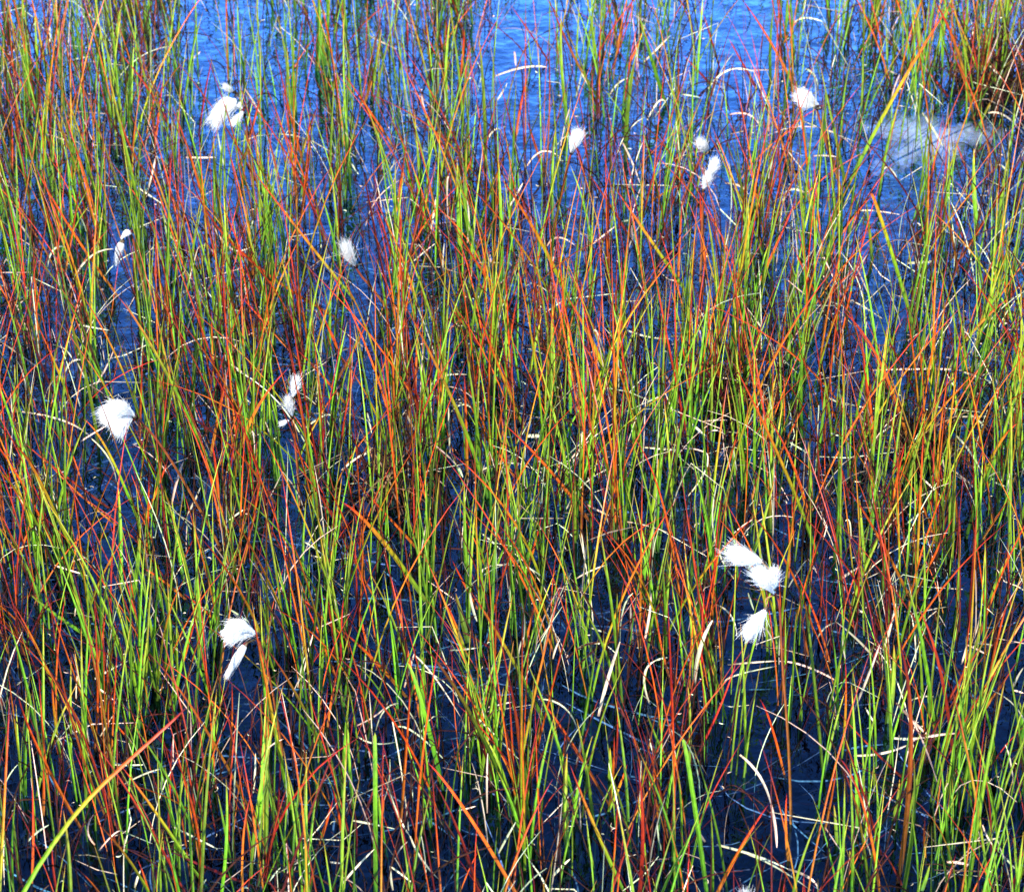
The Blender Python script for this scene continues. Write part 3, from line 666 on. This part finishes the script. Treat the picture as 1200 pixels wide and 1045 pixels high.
def cotton(lab, stem, tassels, pedicels=(), dy=0.0, stemw=3.0):
    """stem: pixels from foot to head; tassels: (attach, mid or None, end, width, flare)"""
    B = on_water(*stem[0]); root = empty('bog_cotton', B); sp = px_size(B)
    H = (stem[0][1] - stem[-1][1]); ydep = lambda py: B.y + dy * (stem[0][1] - py) / max(H, 1)
    at = lambda p, extra=0.0: at_y(p[0], p[1], ydep(p[1]) + extra) - B
    ctrl = [Vector((0, 0, -.05)), Vector((0, 0, 0))] + [at(p) for p in stem[1:]]
    mb = MB(); tube(mb, smooth_path(ctrl), stemw * sp * .62, stemw * sp * .38, (.24, .10, .010), (.20, .022, .010), 6)
    mb.build('stem', M_LEAF, root)
    for path in pedicels:
        mb = MB(); tube(mb, smooth_path([at(p, -.002 * i) for i, p in enumerate(path)]), 1.0 * sp, .7 * sp, (.20, .10, .03), (.36, .20, .08), 5)
        mb.build('pedicel', M_LEAF, root)
    for k, (a, m_, e, w, fl) in enumerate(tassels):
        w *= .76; A, E = at(a, -.004 * k), at(e, -.004 * k - .006)
        E = A.lerp(E, .93)
        Mm = at(m_, -.004 * k - .004) if m_ else (A + E) * .5
        mb = MB(); tassel(mb, A, Mm, E, w * sp, fl, int(420 + w * 42))
        t = mb.build('tassel', M_COT, root)
        sc = MB(); dr = (Mm - A).normalized()
        for j in range(7):                                        # papery brown scales round the spikelet
            s = dr.orthogonal().normalized(); s.rotate(Matrix.Rotation(j * .9, 3, dr))
            b0 = A - dr * 3.4 * sp; b2 = A + dr * random.uniform(3.5, 6.5) * sp + s * w * .20 * sp; b1 = (b0 + b2) * .5 + s * w * .17 * sp
            add_blade(sc, quad(b0, b1, b2, 4), 2.6 * sp, random.choice('kbdb'), face=s, thick=.1, var=random.uniform(.7, 1.3))
        sc.build('scale', M_LEAF, t)
    tag(root, lab, 'bog cotton', 'bog cotton in seed')
cotton('drooping cotton head at upper left with curved tassels and a small one above', [(296, 218), (291, 180), (289, 149), (286, 135)],
       [((285.5, 134), (271, 120), (248, 144), 19, 1.0), ((285, 128), (280, 137), (271, 145), 8, .8), ((274, 108), None, (262, 100), 7.5, .9)], [[(286, 135), (285, 122), (274, 108)]])
cotton('round fluffy cotton head with dark scales at upper right', [(987, 228), (973, 183), (962, 145), (958, 129)],
       [((960, 126), (948, 117), (934, 110), 19, .85), ((957, 124), (948, 123), (938, 120), 9, .9)])
cotton('small upright cotton tassel above a leaning orange stem, upper middle', [(648, 278), (658, 228), (666, 192), (669, 181)], [((669.5, 179), (673, 168), (678.5, 154), 14, .9)])
cotton('tiny round cotton tuft half hidden behind a dark stem', [(800, 240), (812, 205), (824, 180)], [((830, 178), (825, 172), (818, 164), 13, .9)], [[(824, 180), (828, 180), (830, 178)]])
cotton('tall slim cotton tassel of two lobes beside the tiny round tuft', [(821, 330), (823, 275), (824, 232), (824, 224)],
       [((824, 223), (828, 213), (832, 203), 10, .8), ((830, 209), (835, 199), (839, 188), 10, .8)])
cotton('pair of narrow closed cotton tassels drooping near the left edge', [(172, 350), (163, 315), (156, 282), (152, 271)],
       [((153, 271), (148, 273), (142, 279), 11, .6), ((143, 282), (139, 294), (136, 309), 13, .55)], [[(152, 271), (146, 274), (143, 282)]])
cotton('short ragged cotton tassel on a leaning orange stem, left of middle', [(455, 368), (440, 343), (424, 324), (417.5, 314)], [((417, 312), (410, 301), (403, 284), 12, .95)])
cotton('two slim cotton tassels stacked one above the other', [(351, 592), (348, 545), (344, 505), (341, 490)],
       [((342.5, 488), (340, 478), (337, 466), 9, .7), ((343, 466), (345, 456), (347, 443), 9.5, .8), ((339, 493), (335, 494), (328, 497), 5, .7)], [[(341, 490), (345, 478), (343, 466)]])
cotton('wide fan-shaped white cotton head on a dark leaning stem at the left', [(258, 645), (231, 592), (201, 541), (180, 511), (161, 490)],
       [((159, 489), (140, 479), (119, 487), 19, 1.0), ((158, 489), (143, 485), (127, 497), 17, 1.0), ((157, 490), (145, 492), (135, 508), 17, 1.0), ((158, 488), (146, 478), (130, 477), 14, 1.0)])
cotton('arched cotton head with one narrow tassel hanging below it', [(331, 885), (325, 846), (316, 795), (303, 748)],
       [((302, 746), (285, 737), (265, 747), 23, 1.0), ((300, 744), (285, 734), (268, 736), 14, 1.0), ((288, 754), (278, 770), (265, 793), 13, .55)], [[(303, 748), (294, 751), (288, 754)]])
cotton('cotton head of three separate drooping white tassels at the right', [(927, 965), (924, 870), (917, 775), (914, 712), (909, 697)],
       [((894, 659), (877, 654), (855, 647), 17, 1.0), ((907, 695), (901, 682), (886, 667), 19, .9), ((908, 690), (908, 680), (908, 668), 11, .8), ((899, 713), (889, 726), (875, 746), 15, .9)],
       [[(909, 697), (908, 676), (894, 659)], [(909, 697), (898, 702), (899, 713)]])
cotton('white cotton tip just showing at the bottom edge', [(884, 1130), (880, 1095), (877, 1072)], [((877, 1070), None, (873, 1045), 10, .7)])
write_labels()
